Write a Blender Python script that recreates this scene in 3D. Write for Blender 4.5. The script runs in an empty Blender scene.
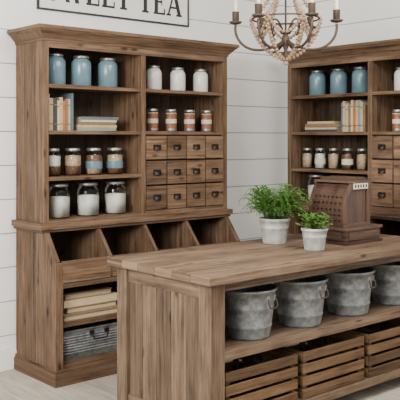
import bpy, math, random
from mathutils import Vector, Matrix
random.seed(7)
D=bpy.data
# ---------------------------------------------------------------- materials
def newmat(name):
    m=D.materials.new(name); m.use_nodes=True
    nt=m.node_tree; b=nt.nodes['Principled BSDF']
    return m,nt,b
def plain(name,col,rough=0.5,metal=0.0,var=0.08,scale=30,bump=0.0):
    m,nt,b=newmat(name)
    tc=nt.nodes.new('ShaderNodeTexCoord'); n=nt.nodes.new('ShaderNodeTexNoise')
    n.inputs['Scale'].default_value=scale; n.inputs['Detail'].default_value=4
    nt.links.new(tc.outputs['Object'],n.inputs['Vector'])
    r=nt.nodes.new('ShaderNodeValToRGB')
    r.color_ramp.elements[0].position=0.3; r.color_ramp.elements[1].position=0.7
    r.color_ramp.elements[0].color=tuple(max(0,c*(1-var)) for c in col)+(1,)
    r.color_ramp.elements[1].color=tuple(min(1,c*(1+var)) for c in col)+(1,)
    nt.links.new(n.outputs['Fac'],r.inputs['Fac']); nt.links.new(r.outputs['Color'],b.inputs['Base Color'])
    b.inputs['Roughness'].default_value=rough; b.inputs['Metallic'].default_value=metal
    if bump:
        bp=nt.nodes.new('ShaderNodeBump'); bp.inputs['Strength'].default_value=bump; bp.inputs['Distance'].default_value=0.003
        nt.links.new(n.outputs['Fac'],bp.inputs['Height']); nt.links.new(bp.outputs['Normal'],b.inputs['Normal'])
    return m
def wood(name,dark,mid,light,knots=True,rough=0.7,bump=0.6,sp=(0.38,0.47,0.62)):
    m,nt,b=newmat(name); N=nt.nodes.new; L=nt.links.new
    uv=N('ShaderNodeUVMap'); uv.uv_map='UVMap'
    mp=N('ShaderNodeMapping'); mp.inputs['Scale'].default_value=(1.8,50,1)
    L(uv.outputs[0],mp.inputs[0])
    n1=N('ShaderNodeTexNoise'); n1.inputs['Scale'].default_value=1.0; n1.inputs['Detail'].default_value=7; n1.inputs['Roughness'].default_value=0.65; n1.inputs['Distortion'].default_value=0.7
    L(mp.outputs[0],n1.inputs['Vector'])
    mp2=N('ShaderNodeMapping'); mp2.inputs['Scale'].default_value=(3.0,12,1); L(uv.outputs[0],mp2.inputs[0])
    n2=N('ShaderNodeTexNoise'); n2.inputs['Scale'].default_value=1.3; n2.inputs['Detail'].default_value=6; n2.inputs['Roughness'].default_value=0.6; L(mp2.outputs[0],n2.inputs['Vector'])
    mx=N('ShaderNodeMath'); mx.operation='MULTIPLY_ADD'; mx.inputs[1].default_value=0.6
    L(n1.outputs['Fac'],mx.inputs[0])
    m2=N('ShaderNodeMath'); m2.operation='MULTIPLY'; m2.inputs[1].default_value=0.40; L(n2.outputs['Fac'],m2.inputs[0]); L(m2.outputs[0],mx.inputs[2])
    r=N('ShaderNodeValToRGB'); e=r.color_ramp.elements
    e[0].position=sp[0]; e[0].color=dark+(1,); e[1].position=sp[2]; e[1].color=light+(1,)
    k=e.new(sp[1]); k.color=mid+(1,)
    L(mx.outputs[0],r.inputs['Fac'])
    at=N('ShaderNodeAttribute'); at.attribute_name='tint'
    mul=N('ShaderNodeMixRGB'); mul.blend_type='MULTIPLY'; mul.inputs[0].default_value=1
    L(r.outputs['Color'],mul.inputs[1]); L(at.outputs['Fac'],mul.inputs[2])
    out=mul
    if knots:
        mp3=N('ShaderNodeMapping'); mp3.inputs['Scale'].default_value=(3.8,9.5,1); L(uv.outputs[0],mp3.inputs[0])
        v=N('ShaderNodeTexVoronoi'); v.inputs['Scale'].default_value=1.0; L(mp3.outputs[0],v.inputs['Vector'])
        kr=N('ShaderNodeValToRGB'); kr.color_ramp.elements[0].position=0.07; kr.color_ramp.elements[0].color=(0.17,0.13,0.11,1)
        kr.color_ramp.elements[1].position=0.17; kr.color_ramp.elements[1].color=(1,1,1,1)
        L(v.outputs['Distance'],kr.inputs['Fac'])
        mk=N('ShaderNodeMixRGB'); mk.blend_type='MULTIPLY'; mk.inputs[0].default_value=0.9
        L(mul.outputs[0],mk.inputs[1]); L(kr.outputs['Color'],mk.inputs[2]); out=mk
    L(out.outputs[0],b.inputs['Base Color']); b.inputs['Roughness'].default_value=rough; b.inputs['Specular IOR Level'].default_value=.3
    bp=N('ShaderNodeBump'); bp.inputs['Strength'].default_value=bump; bp.inputs['Distance'].default_value=0.002
    L(n1.outputs['Fac'],bp.inputs['Height']); L(bp.outputs['Normal'],b.inputs['Normal'])
    return m
def glassmat(name,tint=(0.93,0.96,0.96)):
    m=D.materials.new(name); m.use_nodes=True; nt=m.node_tree; nt.nodes.clear(); N=nt.nodes.new
    o=N('ShaderNodeOutputMaterial'); mix=N('ShaderNodeMixShader'); t=N('ShaderNodeBsdfTransparent'); g=N('ShaderNodeBsdfGlossy')
    t.inputs[0].default_value=tint+(1,); g.inputs['Roughness'].default_value=0.08
    lw=N('ShaderNodeLayerWeight'); lw.inputs['Blend'].default_value=0.25
    nt.links.new(lw.outputs['Fresnel'],mix.inputs[0]); nt.links.new(t.outputs[0],mix.inputs[1]); nt.links.new(g.outputs[0],mix.inputs[2]); nt.links.new(mix.outputs[0],o.inputs[0])
    return m
M_WOOD=wood('reclaimed_pine',(0.042,0.022,0.012),(0.094,0.053,0.029),(0.165,0.105,0.064))
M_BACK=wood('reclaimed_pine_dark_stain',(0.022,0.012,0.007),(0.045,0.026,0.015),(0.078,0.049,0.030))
M_ISL=wood('weathered_elm',(0.045,0.026,0.016),(0.100,0.063,0.038),(0.175,0.119,0.077))
M_CRATE=wood('crate_pine',(0.032,0.016,0.008),(0.080,0.043,0.020),(0.145,0.086,0.044))
M_FLOOR=wood('whitewashed_floor',(0.30,0.26,0.21),(0.41,0.365,0.30),(0.52,0.47,0.40),knots=False)
M_REG=wood('register_walnut',(0.030,0.015,0.010),(0.060,0.032,0.021),(0.092,0.052,0.035),knots=False,rough=0.4)
M_WALL=plain('white_painted_shiplap',(0.87,0.865,0.845),0.5,var=0.015,scale=3)
M_GROOVE=plain('shiplap_shadow_gap',(0.35,0.35,0.34),0.8)
M_CEIL=plain('white_ceiling_paint',(0.85,0.85,0.84),0.8,var=0.01)
M_TRIM=plain('white_trim_paint',(0.84,0.84,0.82),0.45,var=0.01)
M_BLUE=plain('blue_glazed_ceramic',(0.115,0.20,0.24),0.25,var=0.18,scale=12)
M_WHITE=plain('cream_glazed_ceramic',(0.62,0.61,0.56),0.25,var=0.03)
M_LID=plain('brushed_zinc_lid',(0.40,0.40,0.39),0.35,metal=0.8)
M_GLASS=glassmat('clear_jar_glass')
M_FLOUR=plain('flour',(0.68,0.64,0.57),0.9,var=0.07,scale=60)
M_BEAN=plain('mixed_beans',(0.17,0.08,0.042),0.7,var=0.7,scale=90)
M_PASTA=plain('dried_pasta',(0.44,0.32,0.19),0.7,var=0.4,scale=80)
M_RED=plain('tomato_spice_label',(0.22,0.08,0.04),0.5,var=0.4,scale=40)
M_LABEL=plain('cream_paper',(0.60,0.54,0.43),0.8,var=0.05)
M_DARK=plain('oil_rubbed_bronze',(0.016,0.012,0.010),0.45,metal=0.5)
M_IRON=plain('aged_iron',(0.055,0.034,0.021),0.6,metal=0.3,var=0.3)
M_BEAD=plain('natural_wood_beads',(0.27,0.175,0.105),0.6,var=0.35,scale=14)
M_CANDLE=plain('ivory_candle_sleeve',(0.66,0.57,0.43),0.5,var=0.03)
M_POT=plain('aged_white_pot',(0.40,0.41,0.38),0.6,metal=0.1,var=0.3,scale=22)
M_SOIL=plain('potting_soil',(0.03,0.02,0.012),0.95,var=0.4,scale=80)
M_LEAF=plain('fern_leaf',(0.060,0.160,0.018),0.5,var=0.45,scale=14)
M_LEAF2=plain('herb_leaf',(0.11,0.23,0.04),0.5,var=0.35,scale=20)
M_SIGNW=plain('sign_white_enamel',(0.78,0.77,0.71),0.5,var=0.03,scale=5)
M_BLACK=plain('sign_black_paint',(0.015,0.015,0.016),0.5,var=0.1)
M_BRASS=plain('tarnished_brass',(0.22,0.14,0.055),0.4,metal=0.8)
def galv():
    m,nt,b=newmat('galvanized_steel'); N=nt.nodes.new; L=nt.links.new
    tc=N('ShaderNodeTexCoord'); n=N('ShaderNodeTexNoise'); n.inputs['Scale'].default_value=16; n.inputs['Detail'].default_value=8; n.inputs['Roughness'].default_value=.75
    v=N('ShaderNodeTexVoronoi'); v.inputs['Scale'].default_value=50
    L(tc.outputs['Object'],n.inputs['Vector']); L(tc.outputs['Object'],v.inputs['Vector'])
    r=N('ShaderNodeValToRGB'); e=r.color_ramp.elements; e[0].position=.36; e[0].color=(.060,.072,.074,1); e[1].position=.64; e[1].color=(.235,.255,.255,1)
    mx=N('ShaderNodeMixRGB'); mx.inputs[0].default_value=.06
    L(n.outputs['Fac'],r.inputs['Fac']); L(r.outputs['Color'],mx.inputs[1]); L(v.outputs['Color'],mx.inputs[2])
    bw=N('ShaderNodeHueSaturation'); bw.inputs['Saturation'].default_value=.6; L(mx.outputs[0],bw.inputs['Color'])
    L(bw.outputs[0],b.inputs['Base Color']); b.inputs['Metallic'].default_value=.45; b.inputs['Roughness'].default_value=.55
    return m
M_GALV=galv()
BOOKC=[plain('book_cloth_%d'%i,c,0.8,var=0.08) for i,c in enumerate([(0.46,0.35,0.20),(0.22,0.13,0.065),(0.09,0.13,0.15),(0.42,0.37,0.27),(0.38,0.13,0.04),(0.04,0.045,0.05),(0.22,0.26,0.21),(0.54,0.45,0.31)])]
M_PAGE=plain('book_pages',(0.40,0.32,0.21),0.9,var=0.15,scale=120)
# ---------------------------------------------------------------- mesh builder
class MB:
    def __init__(s): s.v=[];s.f=[];s.m=[];s.t=[];s.uv=[];s.sm=[];s.mats=[]
    def mi(s,mat):
        if mat not in s.mats: s.mats.append(mat)
        return s.mats.index(mat)
    def hexa(s,P,mat,grain=None,tint=None):
        b=len(s.v); P=[Vector(p) for p in P]; s.v+=P
        t=tint if tint is not None else random.uniform(0.74,1.25)
        s.t+=[t]*8; k=s.mi(mat)
        dims=[(P[1]-P[0]).length,(P[3]-P[0]).length,(P[4]-P[0]).length]
        ax=[(P[1]-P[0]),(P[3]-P[0]),(P[4]-P[0])]
        g=dims.index(max(dims)) if grain is None else grain
        gd=ax[g].normalized() if dims[g]>0 else Vector((1,0,0))
        off=(random.uniform(0,50),random.uniform(0,50))
        o=P[0]
        for fc in ((0,3,2,1),(4,5,6,7),(0,1,5,4),(1,2,6,5),(2,3,7,6),(3,0,4,7)):
            n=(P[fc[1]]-P[fc[0]]).cross(P[fc[2]]-P[fc[1]])
            n=n.normalized() if n.length>0 else Vector((0,0,1))
            sd=n.cross(gd)
            if sd.length<0.3:
                a=(P[fc[1]]-P[fc[0]]).normalized(); bdir=n.cross(a); u_,v_=a*0.3,bdir
            else: u_,v_=gd,sd.normalized()
            s.f.append([b+i for i in fc]); s.m.append(k); s.sm.append(False)
            s.uv.append([((P[i]-o).dot(u_)+off[0],(P[i]-o).dot(v_)+off[1]) for i in fc])
    def box(s,x0,x1,y0,y1,z0,z1,mat,grain=None,tint=None,rot=None):
        P=[(x0,y0,z0),(x1,y0,z0),(x1,y1,z0),(x0,y1,z0),(x0,y0,z1),(x1,y0,z1),(x1,y1,z1),(x0,y1,z1)]
        if rot:
            c=Vector(((x0+x1)/2,(y0+y1)/2,(z0+z1)/2)); P=[c+rot@(Vector(p)-c) for p in P]
        s.hexa(P,mat,grain,tint)
    def poly(s,idx,mat,smooth=False,uv=None):
        s.f.append(list(idx)); s.m.append(s.mi(mat)); s.sm.append(smooth)
        s.uv.append(uv or [(s.v[i].x+s.v[i].y,s.v[i].z) for i in idx])
    def prismX(s,prof,x0,x1,mat,tint=None,guz=True):
        b=len(s.v); n=len(prof); t=tint or random.uniform(.88,1.1)
        s.v+=[Vector((x0,y,z)) for y,z in prof]+[Vector((x1,y,z)) for y,z in prof]; s.t+=[t]*(2*n)
        o=random.uniform(0,40)
        w=lambda i:((s.v[i].z+o,s.v[i].y+o) if guz else (s.v[i].y+o,s.v[i].z+o))
        A=[b+i for i in range(n)][::-1]; B=[b+n+i for i in range(n)]
        s.poly(A,mat,uv=[w(i) for i in A]); s.poly(B,mat,uv=[w(i) for i in B])
        for i in range(n):
            j=(i+1)%n; q=[b+i,b+j,b+n+j,b+n+i]
            s.poly(q,mat,uv=[(s.v[a].z+s.v[a].y+o,s.v[a].x) for a in q])
    def lathe(s,prof,c,mat,seg=28,sx=1,sy=1,closed=True,mats=None,tint=1.0):
        b=len(s.v); c=Vector(c); n=len(prof)
        for r,z in prof:
            for k in range(seg):
                a=2*math.pi*k/seg; s.v.append(c+Vector((r*sx*math.cos(a),r*sy*math.sin(a),z)))
        s.t+=[tint]*(n*seg)
        for i in range(n-1):
            mm=mats[i] if mats else mat
            for k in range(seg):
                k2=(k+1)%seg
                s.poly((b+i*seg+k,b+i*seg+k2,b+(i+1)*seg+k2,b+(i+1)*seg+k),mm,True)
        if closed:
            if prof[0][0]>1e-4: s.poly([b+k for k in range(seg)][::-1],mats[0] if mats else mat)
            if prof[-1][0]>1e-4: s.poly([b+(n-1)*seg+k for k in range(seg)],mats[-1] if mats else mat)
    def tube(s,pts,r,mat,seg=8,tint=1.0):
        pts=[Vector(p) for p in pts]; b=len(s.v); n=len(pts); up=Vector((0.13,0.21,0.97)); rr=r if isinstance(r,(list,tuple)) else [r]*n
        prev=None
        for i,p in enumerate(pts):
            d=(pts[min(i+1,n-1)]-pts[max(i-1,0)]).normalized()
            a=d.cross(up) if prev is None else prev-d*prev.dot(d)
            if a.length<1e-4: a=d.cross(Vector((1,0,0)))
            a.normalize(); prev=a; q=d.cross(a)
            for k in range(seg):
                t=2*math.pi*k/seg; s.v.append(p+(a*math.cos(t)+q*math.sin(t))*rr[i])
        s.t+=[tint]*(n*seg)
        for i in range(n-1):
            for k in range(seg):
                k2=(k+1)%seg; s.poly((b+i*seg+k,b+(i+1)*seg+k,b+(i+1)*seg+k2,b+i*seg+k2),mat,True)
        s.poly([b+k for k in range(seg)],mat); s.poly([b+(n-1)*seg+k for k in range(seg)][::-1],mat)
    def ball(s,c,r,mat,seg=10,rings=6):
        prof=[(r*math.sin(math.pi*i/rings),-r*math.cos(math.pi*i/rings)) for i in range(rings+1)]
        prof[0]=(r*.05,-r); prof[-1]=(r*.05,r)
        s.lathe(prof,c,mat,seg=seg)
    def build(s,name,loc=(0,0,0),rotz=0,bevel=0.0,parent=None):
        me=D.meshes.new(name); me.from_pydata([tuple(v) for v in s.v],[],s.f)
        for m in s.mats: me.materials.append(m)
        me.polygons.foreach_set('material_index',s.m); me.polygons.foreach_set('use_smooth',s.sm)
        uvl=me.uv_layers.new(name='UVMap'); flat=[]
        for u in s.uv:
            for q in u: flat+=[q[0],q[1]]
        uvl.data.foreach_set('uv',flat)
        a=me.attributes.new('tint','FLOAT','POINT'); a.data.foreach_set('value',s.t)
        me.update()
        o=D.objects.new(name,me); bpy.context.scene.collection.objects.link(o)
        o.location=loc; o.rotation_euler=(0,0,rotz)
        if bevel:
            md=o.modifiers.new('edge_wear','BEVEL'); md.width=bevel; md.segments=2; md.limit_method='ANGLE'; md.angle_limit=math.radians(40)
        if parent: o.parent=parent
        return o
# ---------------------------------------------------------------- room
WX0,WX1,WY0,WY1,H=-1.6,5.40,-1.2,4.95,3.05
def shiplap(name,axis):
    mb=MB(); bh=0.235; z=0.0
    while z<H:
        z1=min(z+bh,H)
        if axis=='y': mb.box(WX0,WX1+.02,WY1,WY1+.02,z+0.004,z1-0.003,M_WALL,tint=1)
        else: mb.box(WX1,WX1+.02,WY0,WY1,z+0.004,z1-0.003,M_WALL,tint=1)
        z+=bh
    if axis=='y': mb.box(WX0,WX1+.1,WY1+.012,WY1+.1,0,H,M_GROOVE)
    else: mb.box(WX1+.012,WX1+.1,WY0,WY1,0,H,M_GROOVE)
    return mb.build(name)
shiplap('wall_back','y'); shiplap('wall_right','x')
mb=MB(); x=WX0
while x<WX1:
    mb.box(x,min(x+.158,WX1),WY0,WY1,-.03,0,M_FLOOR,grain=1,tint=random.uniform(.9,1.05)); x+=.16
mb.box(WX0,WX1,WY0,WY1,-.06,-.03,M_GROOVE); mb.build('floor')
mb=MB(); mb.box(WX0,WX1+.1,WY0,WY1+.1,H,H+.05,M_CEIL); mb.build('ceiling')
mb=MB(); mb.box(WX0,WX1-.02,WY1-.018,WY1,0,.13,M_TRIM); mb.box(WX0,WX1-.02,WY1-.012,WY1,.13,.15,M_TRIM); mb.build('baseboard_back',bevel=.003)
mb=MB(); mb.box(WX1-.018,WX1,WY0,WY1-.02,0,.13,M_TRIM); mb.box(WX1-.012,WX1,WY0,WY1-.02,.13,.15,M_TRIM); mb.build('baseboard_right',bevel=.003)
# ---------------------------------------------------------------- hutch
def hutch(loc,rotz,W,DP=0.38):
    m=MB(); T=.04; c=W/2
    for x0 in (0,W-.035):
        m.prismX([(.10,0),(.10,.995),(0.0,.995),(-.15,.80),(-.15,0)][::-1],x0,x0+.035,M_WOOD,tint=1.05)
        m.box(x0,x0+.035,.102,.24,0,.995,M_WOOD,grain=2,tint=.82); m.box(x0,x0+.035,.242,DP,0,.995,M_WOOD,grain=2,tint=1.0)
    m.box(-.004,.05,-.165,-.15,.10,.79,M_WOOD,grain=2); m.box(W-.05,W+.004,-.165,-.15,.10,.79,M_WOOD,grain=2)
    m.box(c-.03,c+.03,-.155,DP-.02,.11,.66,M_WOOD,grain=2)
    m.box(-.02,W+.02,-.185,DP,0,.085,M_WOOD,grain=0,tint=.95); m.box(-.012,W+.012,-.175,DP,.085,.105,M_WOOD,grain=0)
    m.box(.035,W-.035,-.15,DP-.02,.105,.125,M_WOOD,grain=0)
    for a,b in ((.035,c-.03),(c+.03,W-.035)):
        m.box(a,b,-.14,DP-.02,.365,.39,M_WOOD,grain=0)
    m.box(.035,W-.035,-.15,DP-.02,.635,.66,M_WOOD,grain=0)
    m.box(.03,W-.03,-.163,-.14,.625,.655,M_WOOD,grain=0)
    bw=(W-.07)/4
    for i in range(4):
        a=.035+i*bw
        m.box(a+.01,a+bw-.01,-.165,-.145,.66,.80,M_WOOD,grain=0)
    for i in range(1,4):
        a=.035+i*bw
        m.prismX([(DP-.02,.66),(DP-.02,.985),(0.0,.985),(-.155,.80),(-.155,.66)][::-1],a-.013,a+.013,M_WOOD)
    m.box(-.035,W+.035,-.03,DP,.995,1.035,M_WOOD,grain=0,tint=1.25)
    m.box(-.02,W+.02,-.018,DP,.975,.995,M_WOOD,grain=0,tint=.75)
    for x0 in (0,W-T):
        for ya,yb,tt in ((0,.12,1.15),(.122,.25,.85),(.252,DP,1.0)): m.box(x0,x0+T,ya,yb,1.035,2.26,M_WOOD,grain=2,tint=tt)
    m.box(c-T/2,c+T/2,.004,DP,1.035,2.26,M_WOOD,grain=2,tint=1.15)
    m.box(.03,W-.03,-.001,.02,2.20,2.26,M_WOOD,grain=0)
    m.box(.04,W-.04,0.01,DP,2.235,2.262,M_WOOD,grain=0)
    m.box(.04,W-.04,.0,DP,1.035,1.052,M_WOOD,grain=0)
    L0,L1,R0,R1=T,c-T/2,c+T/2,W-T
    for z in (1.96,1.65,1.34): m.box(L0,L1,.006,DP-.02,z-.025,z,M_WOOD,grain=0,tint=1.2)
    for z in (1.96,1.65): m.box(R0,R1,.006,DP-.02,z-.025,z,M_WOOD,grain=0,tint=1.2)
    def fr(e0,e1,z0,z1):
        m.hexa([(-e0,-e0,z0),(W+e0,-e0,z0),(W+e0,DP,z0),(-e0,DP,z0),(-e1,-e1,z1),(W+e1,-e1,z1),(W+e1,DP,z1),(-e1,DP,z1)],M_WOOD,grain=0,tint=1.05)
    fr(.008,.008,2.245,2.262); fr(.012,.05,2.262,2.305); fr(.056,.062,2.305,2.318); fr(.07,.07,2.318,2.342)
    n=12; pw=(W-.07)/n
    for i in range(n):
        a=.035+i*pw
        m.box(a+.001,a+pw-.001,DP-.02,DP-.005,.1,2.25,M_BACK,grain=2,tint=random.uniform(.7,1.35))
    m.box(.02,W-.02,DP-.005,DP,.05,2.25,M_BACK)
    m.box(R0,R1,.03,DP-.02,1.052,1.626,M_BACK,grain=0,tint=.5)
    m.box(R0,R1,.002,.03,1.052,1.068,M_WOOD,grain=0)
    dw=(R1-R0)/4; dz=(1.622-1.068)/3
    for i in range(4):
        for j in range(3):
            x0=R0+i*dw; z0=1.068+j*dz
            m.box(x0+.006,x0+dw-.006,-.006,.028,z0+.006,z0+dz-.007,M_WOOD,grain=0,tint=random.uniform(.95,1.75))
            cx=x0+dw/2; cz=z0+dz/2
            # back plate / label holder flange with cup pull
            m.box(cx-.036,cx+.036,-.0085,-.005,cz+.012,cz+.022,M_DARK)
            m.box(cx-.036,cx-.028,-.0085,-.005,cz-.018,cz+.012,M_DARK); m.box(cx+.028,cx+.036,-.0085,-.005,cz-.018,cz+.012,M_DARK)
            b=len(m.v); na,nb_=10,5
            for q in range(nb_+1):
                ph=math.pi/2*q/nb_
                for k in range(na+1):
                    th=math.pi*k/na
                    m.v.append(Vector((cx+.030*math.cos(th)*(math.cos(ph)*.25+.75 if q<nb_ else .75),-.006-.026*math.sin(th)*math.cos(ph*.9),cz-.016+.032*math.sin(ph)))); m.t.append(1)
            for q in range(nb_):
                for k in range(na):
                    m.poly((b+q*(na+1)+k,b+q*(na+1)+k+1,b+(q+1)*(na+1)+k+1,b+(q+1)*(na+1)+k),M_DARK,True)
    return m.build('hutch_cabinet',loc,rotz,bevel=.003)
H1=(2.60,4.56); W1=1.65
H2=(5.01,4.61); W2=1.73
hutch((H1[0],H1[1],0),0,W1); hutch((H2[0],H2[1],0),-math.pi/2,W2)
def loc1(x,y,z): return (H1[0]+x,H1[1]+y,z)
def loc2(x,y,z): return (H2[0]+y,H2[1]-x,z)
# ---------------------------------------------------------------- jars
def lidprof(r,z): return [(r*.97,z),(r,z+.003),(r,z+.016),(r*.93,z+.020),(r*.2,z+.021)]
def crock(name,mat,loc,r,h):
    m=MB(); hb=h-.03
    m.lathe([(r*.3,0),(r*.9,0),(r,.008),(r,hb*.80),(r*.93,hb*.90),(r*.76,hb*.97),(r*.72,hb)],(0,0,0),mat)
    m.lathe(lidprof(r*.78,hb),(0,0,0),M_LID)
    m.lathe([(r*.2,hb+.02),(r*.15,h-.004),(r*.05,h)],(0,0,0),M_LID,seg=12)
    m.tube([(r*.80*math.cos(t),r*.80*math.sin(t),hb+.004) for t in [i*math.pi/14 for i in range(29)]],.0022,M_IRON,seg=6)
    m.build(name,loc)
def gjar(name,content,loc,r,h,fill=.72,label=None,two=None):
    m=MB(); hb=h-.022
    m.lathe([(r*.92,0.002),(r,.008),(r,hb*.80),(r*.93,hb*.9),(r*.78,hb*.96),(r*.78,hb)],(0,0,0),M_GLASS,closed=False)
    m.lathe([(r*.3,0.0),(r*.9,0.0),(r*.92,.004)],(0,0,0),M_GLASS,closed=True)
    zf=hb*fill
    if two: m.lathe([(r*.5,.005),(r*.93,.006),(r*.93,zf*.5),(r*.93,zf*.5+.001),(r*.93,zf),(r*.3,zf+.004)],(0,0,0),content,mats=[content,content,two,two,two])
    else: m.lathe([(r*.5,.005),(r*.93,.006),(r*.93,zf),(r*.3,zf+.005)],(0,0,0),content)
    m.lathe(lidprof(r*.84,hb),(0,0,0),M_LID)
    if label:
        m.lathe([(r*1.004,hb*.25),(r*1.006,hb*.26),(r*1.006,hb*.55),(r*1.004,hb*.56)],(0,0,0),label,closed=False)
    m.build(name,loc)
def can(name,loc,r,h):
    m=MB()
    m.lathe([(r*.97,0),(r,.004),(r,.02),(r*1.0,.021),(r,h-.045),(r*.98,h-.035),(r*.86,h-.028)],(0,0,0),M_RED,mats=[M_LID,M_LID,M_RED,M_RED,M_PASTA,M_GLASS])
    m.lathe([(r*1.004,h*.34),(r*1.01,h*.35),(r*1.01,h*.52),(r*1.004,h*.53)],(0,0,0),M_LABEL,closed=False)
    m.lathe(lidprof(r*.95,h-.028),(0,0,0),M_LID); m.build(name,loc)
e=.0015
for L,xs in ((loc1,(.176,.384,.608)),(loc2,(.21,.44,.665))):
    for x in xs: crock('blue_ceramic_jar',M_BLUE,L(x,.15,1.96+e),.071,.225)
for L,xs in ((loc1,(1.03,1.265,1.50)),(loc2,(1.06,1.30,1.54))):
    for x in xs: crock('white_ceramic_jar',M_WHITE,L(x,.15,1.96+e),.06,.195)
for L,xs in ((loc1,(1.01,1.19,1.375,1.555)),(loc2,(1.03,1.2,1.38,1.58))):
    for x in xs: can('spice_canister',L(x,.14,1.65+e),.043,.178)
for i,x in enumerate((.15,.315,.49,.67)):
    gjar('bean_jar',[M_BEAN,M_BEAN,M_PASTA,M_BEAN][i],loc1(x,.15,1.34+e),.062,.19,.8,two=[M_FLOUR,M_PASTA,M_BEAN,M_PASTA][i],label=[None,None,M_BLUE,M_BLUE][i])
for i,x in enumerate((.105,.25,.395,.54,.69)):
    gjar('spice_jar',[M_PASTA,M_FLOUR,M_PASTA,M_BEAN,M_PASTA][i],loc2(x,.14,1.34+e),.048,.175,.8,label=M_LABEL if i%2 else None)
for L,xs in ((loc1,(.20,.44,.675)),(loc2,(.2,.44,.69))):
    for x in xs: gjar('flour_jar',M_FLOUR,L(x,.15,1.052+e),.083,.235,.66)
# ---------------------------------------------------------------- books
def book(m,x0,x1,y0,y1,z0,z1,cover,thick,flip=False):
    c=.003
    if thick=='x':
        m.box(x0,x0+c,y0,y1,z0,z1,cover); m.box(x1-c,x1,y0,y1,z0,z1,cover); m.box(x0+c,x1-c,y0,y0+c,z0,z1,cover)
        m.box(x0+c,x1-c,y0+c,y1-.004,z0+.004,z1-.004,M_PAGE)
        for zz in (.18,.78): m.box(x0+.001,x1-.001,y0-.0008,y0,z0+(z1-z0)*zz,z0+(z1-z0)*zz+.008,M_BRASS)
    elif flip:
        c=.006
        m.box(x0,x1,y0,y1,z0,z0+c,cover,tint=1); m.box(x0,x1,y0,y1,z1-c,z1,cover,tint=1); m.box(x0,x1,y1-c,y1,z0+c,z1-c,cover)
        m.box(x0+.008,x1-.008,y0+.010,y1-c,z0+c,z1-c,M_PAGE)
    else:
        m.box(x0,x1,y0,y1,z0,z0+c,cover); m.box(x0,x1,y0,y1,z1-c,z1,cover); m.box(x0,x1,y0,y0+c,z0+c,z1-c,cover)
        m.box(x0+.004,x1-.004,y0+c,y1-.004,z0+c,z1-c,M_PAGE)
def standing(loc,rz,w,hs,seed,cols):
    random.seed(seed); m=MB(); x=0; i=0
    while x<w-.012:
        t=random.uniform(.018,.034); t=min(t,w-x); h=random.uniform(*hs)
        book(m,x,x+t-.001,random.uniform(0,.015),.17,0,h,BOOKC[cols[i%len(cols)]],'x'); x+=t; i+=1
    m.build('row_of_books',loc,rz)
def stack(loc,rz,w,n,seed,th=(.018,.03),cols=None,flips=(),dy=0.0,ins=.05):
    random.seed(seed); m=MB(); z=0
    for i in range(n):
        t=random.uniform(*th); s=random.uniform(0,ins)*(i/n+.2)
        book(m,s,w-random.uniform(0,ins)*(i/n+.3),random.uniform(0,.015)+dy*i,.19+dy*i,z,z+t,BOOKC[(cols or [5,0,2,3,7,1,6])[i%7]],'z',i in flips); z+=t+.0005
    m.build('stack_of_books',loc,rz)
standing(loc1(.05,.07,1.65+e),0,.225,(.20,.26),3,[2,3,0,5,7,0,4,1,3,2])
stack(loc1(.31,.07,1.65+e),0,.34,5,5,(.016,.028),cols=[6,0,1,7,2,3,0])
stack(loc2(.12,.07,1.65+e),-math.pi/2,.36,4,8,(.018,.03),cols=[5,7,1,0,2,3,0])
standing(loc2(.52,.07,1.65+e),-math.pi/2,.25,(.20,.26),12,[2,0,3,1,7,4,0,6,3,1])
stack(loc1(.09,-.11,.39+e),0,.48,4,4,(.040,.052),cols=[1,1,0,1,1,1,0],flips=(0,1,3),dy=.010,ins=.09)
stack(loc2(.12,-.10,.39+e),-math.pi/2,.46,4,9,(.03,.05),flips=(0,2))
stack(loc2(1.0,-.10,.39+e),-math.pi/2,.5,4,10,(.03,.05)); stack(loc1(1.0,-.10,.39+e),0,.46,4,11,(.03,.05),flips=(1,2))
random.seed(21)
# ---------------------------------------------------------------- rectangular tub
def recttub(loc,rz,w,d,h):
    m=MB()
    def ring(e,z): 
        a,b=w/2+e,d/2+e; r=.04; pts=[]
        for cx,cy,a0 in ((a-r,b-r,0),(-a+r,b-r,90),(-a+r,-b+r,180),(a-r,-b+r,270)):
            for k in range(5):
                t=math.radians(a0+k*22.5); pts.append(Vector((cx+r*math.cos(t),cy+r*math.sin(t),z)))
        return pts
    rings=[(-.03,.0),(-.024,.03)]
    nr=7
    for k in range(nr):   # fine horizontal ribs
        z=.035+(h-.07)*k/nr; ee=-.022+.018*k/nr; s_=(h-.07)/nr
        rings+=[(ee,z),(ee+.005,z+s_*.35),(ee,z+s_*.7)]
    rings+=[(0,h-.012),(.009,h-.008),(.009,h-.002),(0.003,h),(-.008,h-.006),(-.034,.012)]
    b=len(m.v); n=20
    for e_,z in rings:
        m.v+=ring(e_,z); m.t+=[1]*n
    for i in range(len(rings)-1):
        for k in range(n):
            k2=(k+1)%n; m.poly((b+i*n+k,b+i*n+k2,b+(i+1)*n+k2,b+(i+1)*n+k),M_GALV,False)
    m.poly([b+k for k in range(n)][::-1],M_GALV); m.poly([b+(len(rings)-1)*n+k for k in range(n)],M_GALV)
    m.tube([(-.06,-d/2,h*.80),(-.06,-d/2-.018,h*.72),(-.05,-d/2-.02,h*.60),(.05,-d/2-.02,h*.60),(.06,-d/2-.018,h*.72),(.06,-d/2,h*.80)],.006,M_DARK)
    m.box(-.075,-.045,-d/2-.008,-d/2+.006,h*.74,h*.88,M_DARK); m.box(.045,.075,-d/2-.008,-d/2+.006,h*.74,h*.88,M_DARK)
    m.build('galvanized_storage_tub',loc,rz)
recttub(loc1(.37,.06,.127),0,.56,.32,.20); recttub(loc1(1.22,.06,.127),0,.54,.32,.19)
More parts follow.
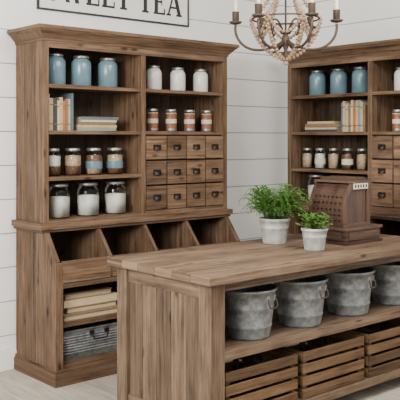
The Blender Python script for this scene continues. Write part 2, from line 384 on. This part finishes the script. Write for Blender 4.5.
recttub(loc2(.40,.06,.127),-math.pi/2,.54,.32,.19); recttub(loc2(1.3,.06,.127),-math.pi/2,.54,.32,.19)
# ---------------------------------------------------------------- island
IX0,IX1,IY0,IY1,IH=2.565,4.68,2.878,3.777,.91
m=MB(); nb=6; bw=(IY1-IY0)/nb
for i in range(nb):
    m.box(IX0+.0,IX1,IY0+i*bw+.0014,IY0+(i+1)*bw-.0014,IH-.045,IH,M_ISL,grain=0,tint=[1.35,1.1,1.45,1.15,1.5,1.25][i])
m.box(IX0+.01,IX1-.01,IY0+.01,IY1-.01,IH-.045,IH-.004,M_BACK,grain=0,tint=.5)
a0,a1,b0,b1=IX0+.045,IX1-.045,IY0+.04,IY1-.04; P=.095
for x in (a0,a1-P):
    for y in (b0,b1-P): m.box(x,x+P,y,y+P,0,IH-.045,M_ISL,grain=2,tint=1.1)
for y in (b0+.012,b1-.04): m.box(a0+P,a1-P,y,y+.028,IH-.045-.05,IH-.045,M_ISL,grain=0)
for x in (a0+.012,a1-.04):
    m.box(x,x+.028,b0+P,b1-P,IH-.045-.085,IH-.045,M_ISL,grain=1)
    n=5; w=(b1-b0-2*P)/n
    for i in range(n): m.box(x+.008,x+.026,b0+P+i*w+.0015,b0+P+(i+1)*w-.0015,.12,IH-.1,M_ISL,grain=2,tint=[.8,1.2,.72,1.1,.88][i])
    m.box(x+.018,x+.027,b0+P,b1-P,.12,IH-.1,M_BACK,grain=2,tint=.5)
    m.box(x,x+.028,b0+P,b1-P,.05,.14,M_ISL,grain=1)
for zt,th in ((.51,.04),(.13,.04)):
    n=5; w=(b1-b0-.03)/n
    for i in range(n):
        xa=a0+P if i in (0,n-1) else a0+.04
        m.box(xa,2*((IX0+IX1)/2)-xa,b0+.015+i*w+.001,b0+.015+(i+1)*w-.001,zt-th,zt,M_ISL,grain=0)
    m.box(a0+P,a1-P,b0+.002,b0+.015,zt-th-.01,zt-.001,M_ISL,grain=0,tint=1.25)
m.build('kitchen_island',bevel=.004)
# buckets
def bucket(loc,rz,r=.155,h=.27):
    m=MB(); rb=r*.80
    R=lambda z: rb+(r-rb)*z/h
    prof=[(rb*.4,.012),(rb*.96,.012),(rb*.97,0),(rb,0),(rb,.012)]
    for z in (.06,.066,.072): prof.append((R(z)+(.004 if z==.066 else 0),z))
    for k,z in enumerate((h*.60,h*.625,h*.65)): prof.append((R(z)+(.004 if k==1 else 0),z))
    prof+=[(R(h-.016),h-.016),(r+.008,h-.014),(r+.012,h-.007),(r+.008,h),(r-.002,h-.002),(r-.004,h-.012),(rb-.004,.016),(rb*.3,.016)]
    m.lathe(prof,(0,0,0),M_GALV,seg=44)
    for s_ in (-1,1):
        a=0 if s_>0 else math.pi
        for q in (-.26,.26):
            rr=R(h*.83)+.002; cx,cy=rr*math.cos(a+q),rr*math.sin(a+q)
            m.box(cx-.006,cx+.006,cy-.013,cy+.013,h*.76,h*.88,M_GALV,rot=Matrix.Rotation(a+q,3,'Z'))
        pts=[]
        for k,(qq,dz,dr) in enumerate(((-.26,.0,.008),(-.27,-.02,.016),(-.25,-.045,.020),(-.12,-.050,.022),(.12,-.050,.022),(.25,-.045,.020),(.27,-.02,.016),(.26,0,.008))):
            rr=R(h*.8)+dr; pts.append((rr*math.cos(a+qq),rr*math.sin(a+qq),h*.82+dz))
        m.tube(pts,.0042,M_IRON)
    m.build('galvanized_bucket',loc,rz)
for x,rz in ((3.03,-1.30),(3.46,-1.36),(3.91,-1.28),(4.37,-1.34)):
    bucket((x,3.085,.5115),rz)
# crates
def crate(loc,w=.55,d=.50,h=.262):
    m=MB(); n=4; sl=(h+.018)/n; g=.018; t=.013
    for sx in (t,w-.03-t):
        for sy in (t,d-.03-t): m.box(sx,sx+.03,sy,sy+.03,0.012,h-.012,M_CRATE,grain=2)
    for i in range(n):
        z0=i*sl; z1=z0+sl-g
        for y in (0,d-t): m.box(0,w,y,y+t,z0,z1,M_CRATE,grain=0,tint=random.uniform(.8,1.4))
        for x in (0,w-t):
            if i==n-2:
                m.box(x,x+t,t,d*.35,z0,z1,M_CRATE,grain=1); m.box(x,x+t,d*.65,d-t,z0,z1,M_CRATE,grain=1)
            else: m.box(x,x+t,t,d-t,z0,z1,M_CRATE,grain=1,tint=random.uniform(.8,1.4))
    for k in range(6):
        ya=t+(d-2*t)*k/6; m.box(t,w-t,ya+.004,ya+(d-2*t)/6-.004,.002,.012,M_CRATE,grain=0,tint=.6)
    m.build('slatted_wooden_crate',loc,bevel=.002)
for x in (2.725,3.325,3.925): crate((x,2.935,.132))
# ---------------------------------------------------------------- plants
def leaflet(m,p,d,n,l,w,mat):
    d=d.normalized(); s_=d.cross(n)
    if s_.length<1e-3: s_=Vector((1,0,0))
    s_.normalize(); b=len(m.v); up=s_.cross(d)*l*.12
    m.v+=[p,p+d*l*.35+s_*w*.5+up,p+d*l*.8+s_*w*.35,p+d*l,p+d*l*.8-s_*w*.35,p+d*l*.35-s_*w*.5+up]
    m.t+=[1]*6; m.poly([b,b+1,b+2,b+3,b+4,b+5],mat)
def pot(m,r,h):
    p=[(r*.3,0),(r*.76,0),(r*.78,.006),(r*.90,h*.6),(r*.93,h*.62),(r*.91,h*.64),(r*.97,h*.86),(r*1.03,h*.88),(r*1.05,h*.97),(r*1.0,h),(r*.93,h*.97),(r*.9,h*.86),(r*.1,h*.86)]
    m.lathe(p,(0,0,0),M_POT,seg=32,mats=[M_POT]*11+[M_SOIL])
def fern(loc):
    m=MB(); pot(m,.100,.165); random.seed(5)
    for i in range(190):
        a=random.uniform(0,6.283); rad=.02+.20*math.sqrt(random.random()); top=random.uniform(.09,.225)*(1.08-rad*.9)
        r0=random.uniform(0,.06); n=13; pts=[]
        for k in range(n+1):
            t=k/n; r=min(r0+rad*t**.9,.235); z=.142+top*math.sin(t*math.pi*.66)*1.1-rad*.22*t**3
            pts.append(Vector((r*math.cos(a+.2*t),r*math.sin(a+.2*t),z)))
        m.tube(pts[::2]+[pts[-1]],.0011,M_LEAF,seg=3)
        for k in range(3,n+1):
            d=(pts[k]-pts[k-1])
            if d.length<1e-5: continue
            d.normalize(); side=d.cross(Vector((0,0,1)))
            if side.length<1e-3: side=Vector((1,0,0))
            side.normalize(); l=.030*math.sin(math.pi*(k/n)**.8*.9+.25)
            for sgn in (-1,1):
                dd=side*sgn+d*.5+Vector((0,0,random.uniform(-.4,.4)))
                leaflet(m,pts[k],dd,Vector((0,0,1)),l,l*.55,M_LEAF if random.random()<.6 else M_LEAF2)
    m.build('potted_fern',loc)
def herb(loc):
    m=MB(); pot(m,.080,.135); random.seed(9)
    for i in range(95):
        a=random.uniform(0,6.283); rad=random.uniform(.01,.11); top=random.uniform(.03,.11)
        pts=[Vector((rad*t*math.cos(a),rad*t*math.sin(a),.115+top*math.sin(t*1.7))) for t in (0,.33,.66,1)]
        m.tube(pts,.001,M_LEAF2,seg=3)
        for p in pts[1:]:
            for q in range(4):
                b=random.uniform(0,6.28); leaflet(m,p,Vector((math.cos(b),math.sin(b),random.uniform(-.2,.7))),Vector((0,0,1)),random.uniform(.014,.024),.012,M_LEAF2 if random.random()<.6 else M_LEAF)
    m.build('potted_herb',loc)
fern((3.745,3.56,IH+.001)); herb((3.695,3.175,IH+.001))
# ---------------------------------------------------------------- antique cash register (keys face the -X side)
def register(loc):
    m=MB(); w,d=.33,.36
    m.box(-.012,w+.012,-.012,d+.012,0,.018,M_REG,grain=1,tint=.8); m.box(0,w,0,d,.018,.092,M_REG,grain=1,tint=1.0)
    m.box(-.012,w+.012,-.012,d+.012,.092,.110,M_REG,grain=1,tint=1.4)
    m.box(w,w+.006,.03,d-.03,.03,.08,M_REG,grain=1,tint=1.3)
    m.box(.03,w-.03,-.008,0,.028,.084,M_REG,grain=0,tint=1.1)
    m.tube([(w/2,-.008,.056),(w/2,-.02,.056),(w/2,-.030,.056),(w/2,-.034,.056)],[.005,.006,.012,.006],M_BRASS,seg=12)
    x0,x1=.03,.30
    prof=[(.015,.110),(.012,.22),(.022,.285),(.045,.34),(.075,.372),(.075,.385),(.265,.385),(.265,.110)]
    m.prismX(prof[::-1],x0,x1,M_REG,tint=1.0)
    for xa,xb in ((x0-.010,x0),(x1,x1+.010)):
        m.box(xa,xb,.0,.278,.110,.135,M_REG,grain=1,tint=1.35)
        m.box(xa,xb,.075,.278,.352,.395,M_REG,grain=1,tint=1.35)
        m.box(xa,xb,.250,.278,.135,.352,M_REG,grain=2,tint=1.35)
        m.prismX([(.0,.135),(-.002,.225),(.010,.292),(.034,.35),(.062,.388),(.075,.395),(.075,.345),(.055,.318),(.040,.275),(.030,.225),(.032,.135)][::-1],xa,xb,M_REG,tint=1.35)
    m.box(x0-.014,x1+.014,.055,.285,.395,.410,M_REG,grain=1,tint=1.4)
    m.box(x0+.02,x1-.02,.085,.255,.410,.430,M_REG,grain=1)
    m.box(x1+.010,x1+.014,.100,.250,.355,.392,M_LABEL)
    for k in range(5): m.box(x1+.014,x1+.0148,.112+k*.028,.126+k*.028,.364,.384,M_DARK)
    for r_,(yy,zz) in enumerate(((.010,.15),(.008,.185),(.010,.22),(.020,.262),(.036,.30))):
        for k in range(7):
            xx=x0+.03+k*(x1-x0-.06)/6
            m.tube([(xx,yy+.01,zz),(xx,yy-.010,zz+.004)],.003,M_REG,seg=6); m.tube([(xx,yy-.010,zz+.004),(xx,yy-.014,zz+.005)],.0065,M_DARK,seg=10)
    m.tube([(.17,.265,.20),(.17,.305,.20),(.19,.31,.185),(.22,.31,.15),(.225,.31,.14)],.006,M_IRON)
    m.tube([(.225,.31,.14),(.225,.35,.14)],.010,M_BRASS,seg=10)
    m.build('antique_cash_register',loc,-math.pi/2,bevel=.002)
register((3.99,3.495,IH+.001))
# ---------------------------------------------------------------- chandelier
def chandelier(cx,cy):
    m=MB(); N=6; ph=math.radians(12)
    m.tube([(cx,cy,2.13),(cx,cy,H-.03)],.006,M_IRON)
    m.lathe([(.01,H-.05),(.05,H-.035),(.06,H-.02),(.06,H-.001)],(cx,cy,0),M_IRON)
    m.lathe([(.004,2.075),(.018,2.09),(.024,2.105),(.018,2.12),(.008,2.13),(.02,2.17),(.028,2.20),(.02,2.23),(.008,2.26)],(cx,cy,0),M_IRON,seg=16)
    m.lathe([(.05,2.70),(.055,2.705),(.055,2.715),(.05,2.72)],(cx,cy,0),M_IRON)
    def bez(P,n):
        out=[]
        for k in range(n+1):
            t=k/n; Q=[Vector(p) for p in P]
            while len(Q)>1: Q=[Q[i].lerp(Q[i+1],t) for i in range(len(Q)-1)]
            out.append(Q[0])
        return out
    def ring(a,r,z): return Vector((cx+r*math.cos(a),cy+r*math.sin(a),z))
    def beads(path,r):
        acc=0; m.ball(path[0],r,M_BEAD,seg=8,rings=5)
        for i in range(1,len(path)):
            acc+=(path[i]-path[i-1]).length
            if acc>=2*r*.97:
                acc=0; m.ball(path[i],r,M_BEAD,seg=8,rings=5)
    for i in range(N):
        a=ph+i*2*math.pi/N
        m.tube(bez([ring(a,r,z) for r,z in ((.015,2.20),(.10,2.13),(.25,2.10),(.325,2.21),(.31,2.30))],16),.0085,M_IRON,seg=8)
        m.tube(bez([ring(a,r,z) for r,z in ((.02,2.24),(.09,2.36),(.19,2.36),(.19,2.22),(.13,2.22))],14),.0055,M_IRON,seg=6)
        p=ring(a,.31,.02)
        m.lathe([(.006,2.285),(.034,2.292),(.042,2.303),(.040,2.304),(.012,2.298)],p,M_IRON,seg=16)
        m.lathe([(.012,2.298),(.022,2.31),(.022,2.36),(.024,2.365),(.013,2.366)],p,M_IRON,seg=12)
        m.lathe([(.0115,2.335),(.0115,2.43),(.004,2.431)],p,M_CANDLE,seg=12)
        m.lathe([(.006,2.43),(.011,2.445),(.010,2.46),(.003,2.485)],p,M_CANDLE,seg=10)
        beads(bez([ring(a,r,z) for r,z in ((.05,2.70),(.07,2.55),(.09,2.42),(.215,2.34))],260),.0125)
        beads(bez([ring(a,r,z) for r,z in ((.215,2.33),(.20,2.22),(.12,2.12),(.02,2.085))],200),.0125)
        a2=a+2*math.pi/N
        A,B=ring(a,.215,2.33),ring(a2,.215,2.33); mid=(A+B)/2; mid.z=2.17
        beads(bez([A,A.lerp(mid,.8),B.lerp(mid,.8),B],220),.0115)
    m.tube([ring(t*2*math.pi/36,.205,2.335) for t in range(37)],.006,M_IRON,seg=6)
    m.ball((cx,cy,2.065),.018,M_BEAD)
    m.build('wood_bead_chandelier')
chandelier(3.57,3.30)
# ---------------------------------------------------------------- sign
sx0,sx1,sz0,sz1=2.765,4.164,2.515,2.86
m=MB(); y0=WY1-.022; y1=WY1-.002; f=.013
m.box(sx0+f,sx1-f,y0+.006,y1,sz0+f,sz1-f,M_SIGNW)
for a in ((sx0,sx1,sz0,sz0+f),(sx0,sx1,sz1-f,sz1)): m.box(a[0],a[1],y0,y1,a[2],a[3],M_BLACK)
for a in ((sx0,sx0+f),(sx1-f,sx1)): m.box(a[0],a[1],y0,y1,sz0+f,sz1-f,M_BLACK)
sign=m.build('framed_wall_sign')
m=MB(); yf,yb=y0+.003,y0+.0065; zb,zt=2.588,2.790; LH=zt-zb; sw=.033; tw=.016; dep=[0]
def bar(xa,xb,za,zc): m.box(xa,xb,yf,yb,za,zc,M_BLACK)
def slant(xa,za,xb,zc,w_):
    dep[0]+=.0002
    m.hexa([(xa-w_/2,yf-dep[0],za),(xa+w_/2,yf-dep[0],za),(xa+w_/2,yb,za),(xa-w_/2,yb,za),(xb-w_/2,yf-dep[0],zc),(xb+w_/2,yf-dep[0],zc),(xb+w_/2,yb,zc),(xb-w_/2,yb,zc)],M_BLACK)
def E(x,w_):
    bar(x+.010,x+.010+sw,zb,zt); bar(x,x+.010,zb,zb+tw); bar(x,x+.010,zt-tw,zt)
    X=x+.010+sw
    bar(X,x+w_,zb,zb+tw); bar(X,x+w_,zt-tw,zt); bar(X,x+w_*.75,(zb+zt)/2-tw/2,(zb+zt)/2+tw/2)
    bar(x+w_-.010,x+w_,zb+tw,zb+.050); bar(x+w_-.010,x+w_,zt-.050,zt-tw); bar(x+w_*.75-.008,x+w_*.75,(zb+zt)/2-.026,(zb+zt)/2+.026)
def Tt(x,w_):
    c=x+w_/2; bar(c-sw/2,c+sw/2,zb+tw,zt-tw); bar(c-.032,c+.032,zb,zb+tw); bar(x,x+w_,zt-tw,zt)
    bar(x,x+.010,zt-.055,zt-tw); bar(x+w_-.010,x+w_,zt-.055,zt-tw)
def A(x,w_):
    c=x+w_/2; slant(x+.022,zb+tw,c,zt,.015); slant(x+w_-.028,zb+tw,c,zt,sw); bar(x+.038,x+w_-.045,zb+.060,zb+.060+tw)
    bar(x,x+.046,zb,zb+tw); bar(x+w_-.058,x+w_,zb,zb+tw)
def Wl(x,w_):
    q=w_/4
    slant(x+q*1.15,zb,x+.014,zt,sw); slant(x+q*1.15,zb,x+2*q,zt,.014); slant(x+q*2.85,zb,x+2*q,zt,sw); slant(x+q*2.85,zb,x+w_-.012,zt,.014)
    bar(x-.008,x+.042,zt-tw,zt); bar(x+w_-.035,x+w_+.008,zt-tw,zt)
def S(x,w_):
    c=x+w_/2; r1=LH/4; pts=[]
    for k in range(15):
        t=math.radians(20+250*k/14); pts.append((c+w_*.40*math.cos(t),zt-r1+ (r1-.010)*math.sin(t)))
    for k in range(1,15):
        t=math.radians(90-250*k/14); pts.append((c+w_*.42*math.cos(t),zb+r1+(r1-.010)*math.sin(t)))
    for i in range(len(pts)-1):
        (xa,za),(xb,zc)=pts[i],pts[i+1]; dx,dz=xb-xa,zc-za; l=math.hypot(dx,dz) or 1; nx,nz=-dz/l*.012,dx/l*.012
        m.hexa([(xa-nx,yf,za-nz),(xb-nx,yf,zc-nz),(xb-nx,yb,zc-nz),(xa-nx,yb,za-nz),(xa+nx,yf,za+nz),(xb+nx,yf,zc+nz),(xb+nx,yb,zc+nz),(xa+nx,yb,za+nz)],M_BLACK)
S(2.83,.105); Wl(2.960,.185); E(3.170,.115); E(3.310,.115); Tt(3.445,.125)
Tt(3.655,.125); E(3.800,.115); A(3.93,.160)
m.build('lettering',parent=sign)
# ---------------------------------------------------------------- lights
def area(name,loc,target,sx,sy,power,col=(1,1,1)):
    l=D.lights.new(name,'AREA'); l.shape='RECTANGLE'; l.size=sx; l.size_y=sy; l.energy=power; l.color=col
    o=D.objects.new(name,l); bpy.context.scene.collection.objects.link(o); o.location=loc
    o.rotation_euler=(Vector(target)-Vector(loc)).to_track_quat('-Z','Y').to_euler()
area('window_daylight',(-.9,1.9,2.6),(3.6,4.0,1.1),2.0,1.5,330,(1,.97,.92))
area('ceiling_softbox',(3.2,2.2,2.98),(3.4,3.7,.6),1.8,1.0,115,(1,.965,.91))
w=D.worlds.new('World'); bpy.context.scene.world=w; w.use_nodes=True
w.node_tree.nodes['Background'].inputs[0].default_value=(1,.99,.98,1); w.node_tree.nodes['Background'].inputs[1].default_value=.95
cam=D.cameras.new('camera'); co=D.objects.new('camera',cam); bpy.context.scene.collection.objects.link(co)
co.location=(0,0,1.6); co.rotation_euler=(math.pi/2,0,math.radians(-41)); cam.lens=70.4; cam.sensor_width=36; cam.shift_y=-.155
bpy.context.scene.camera=co
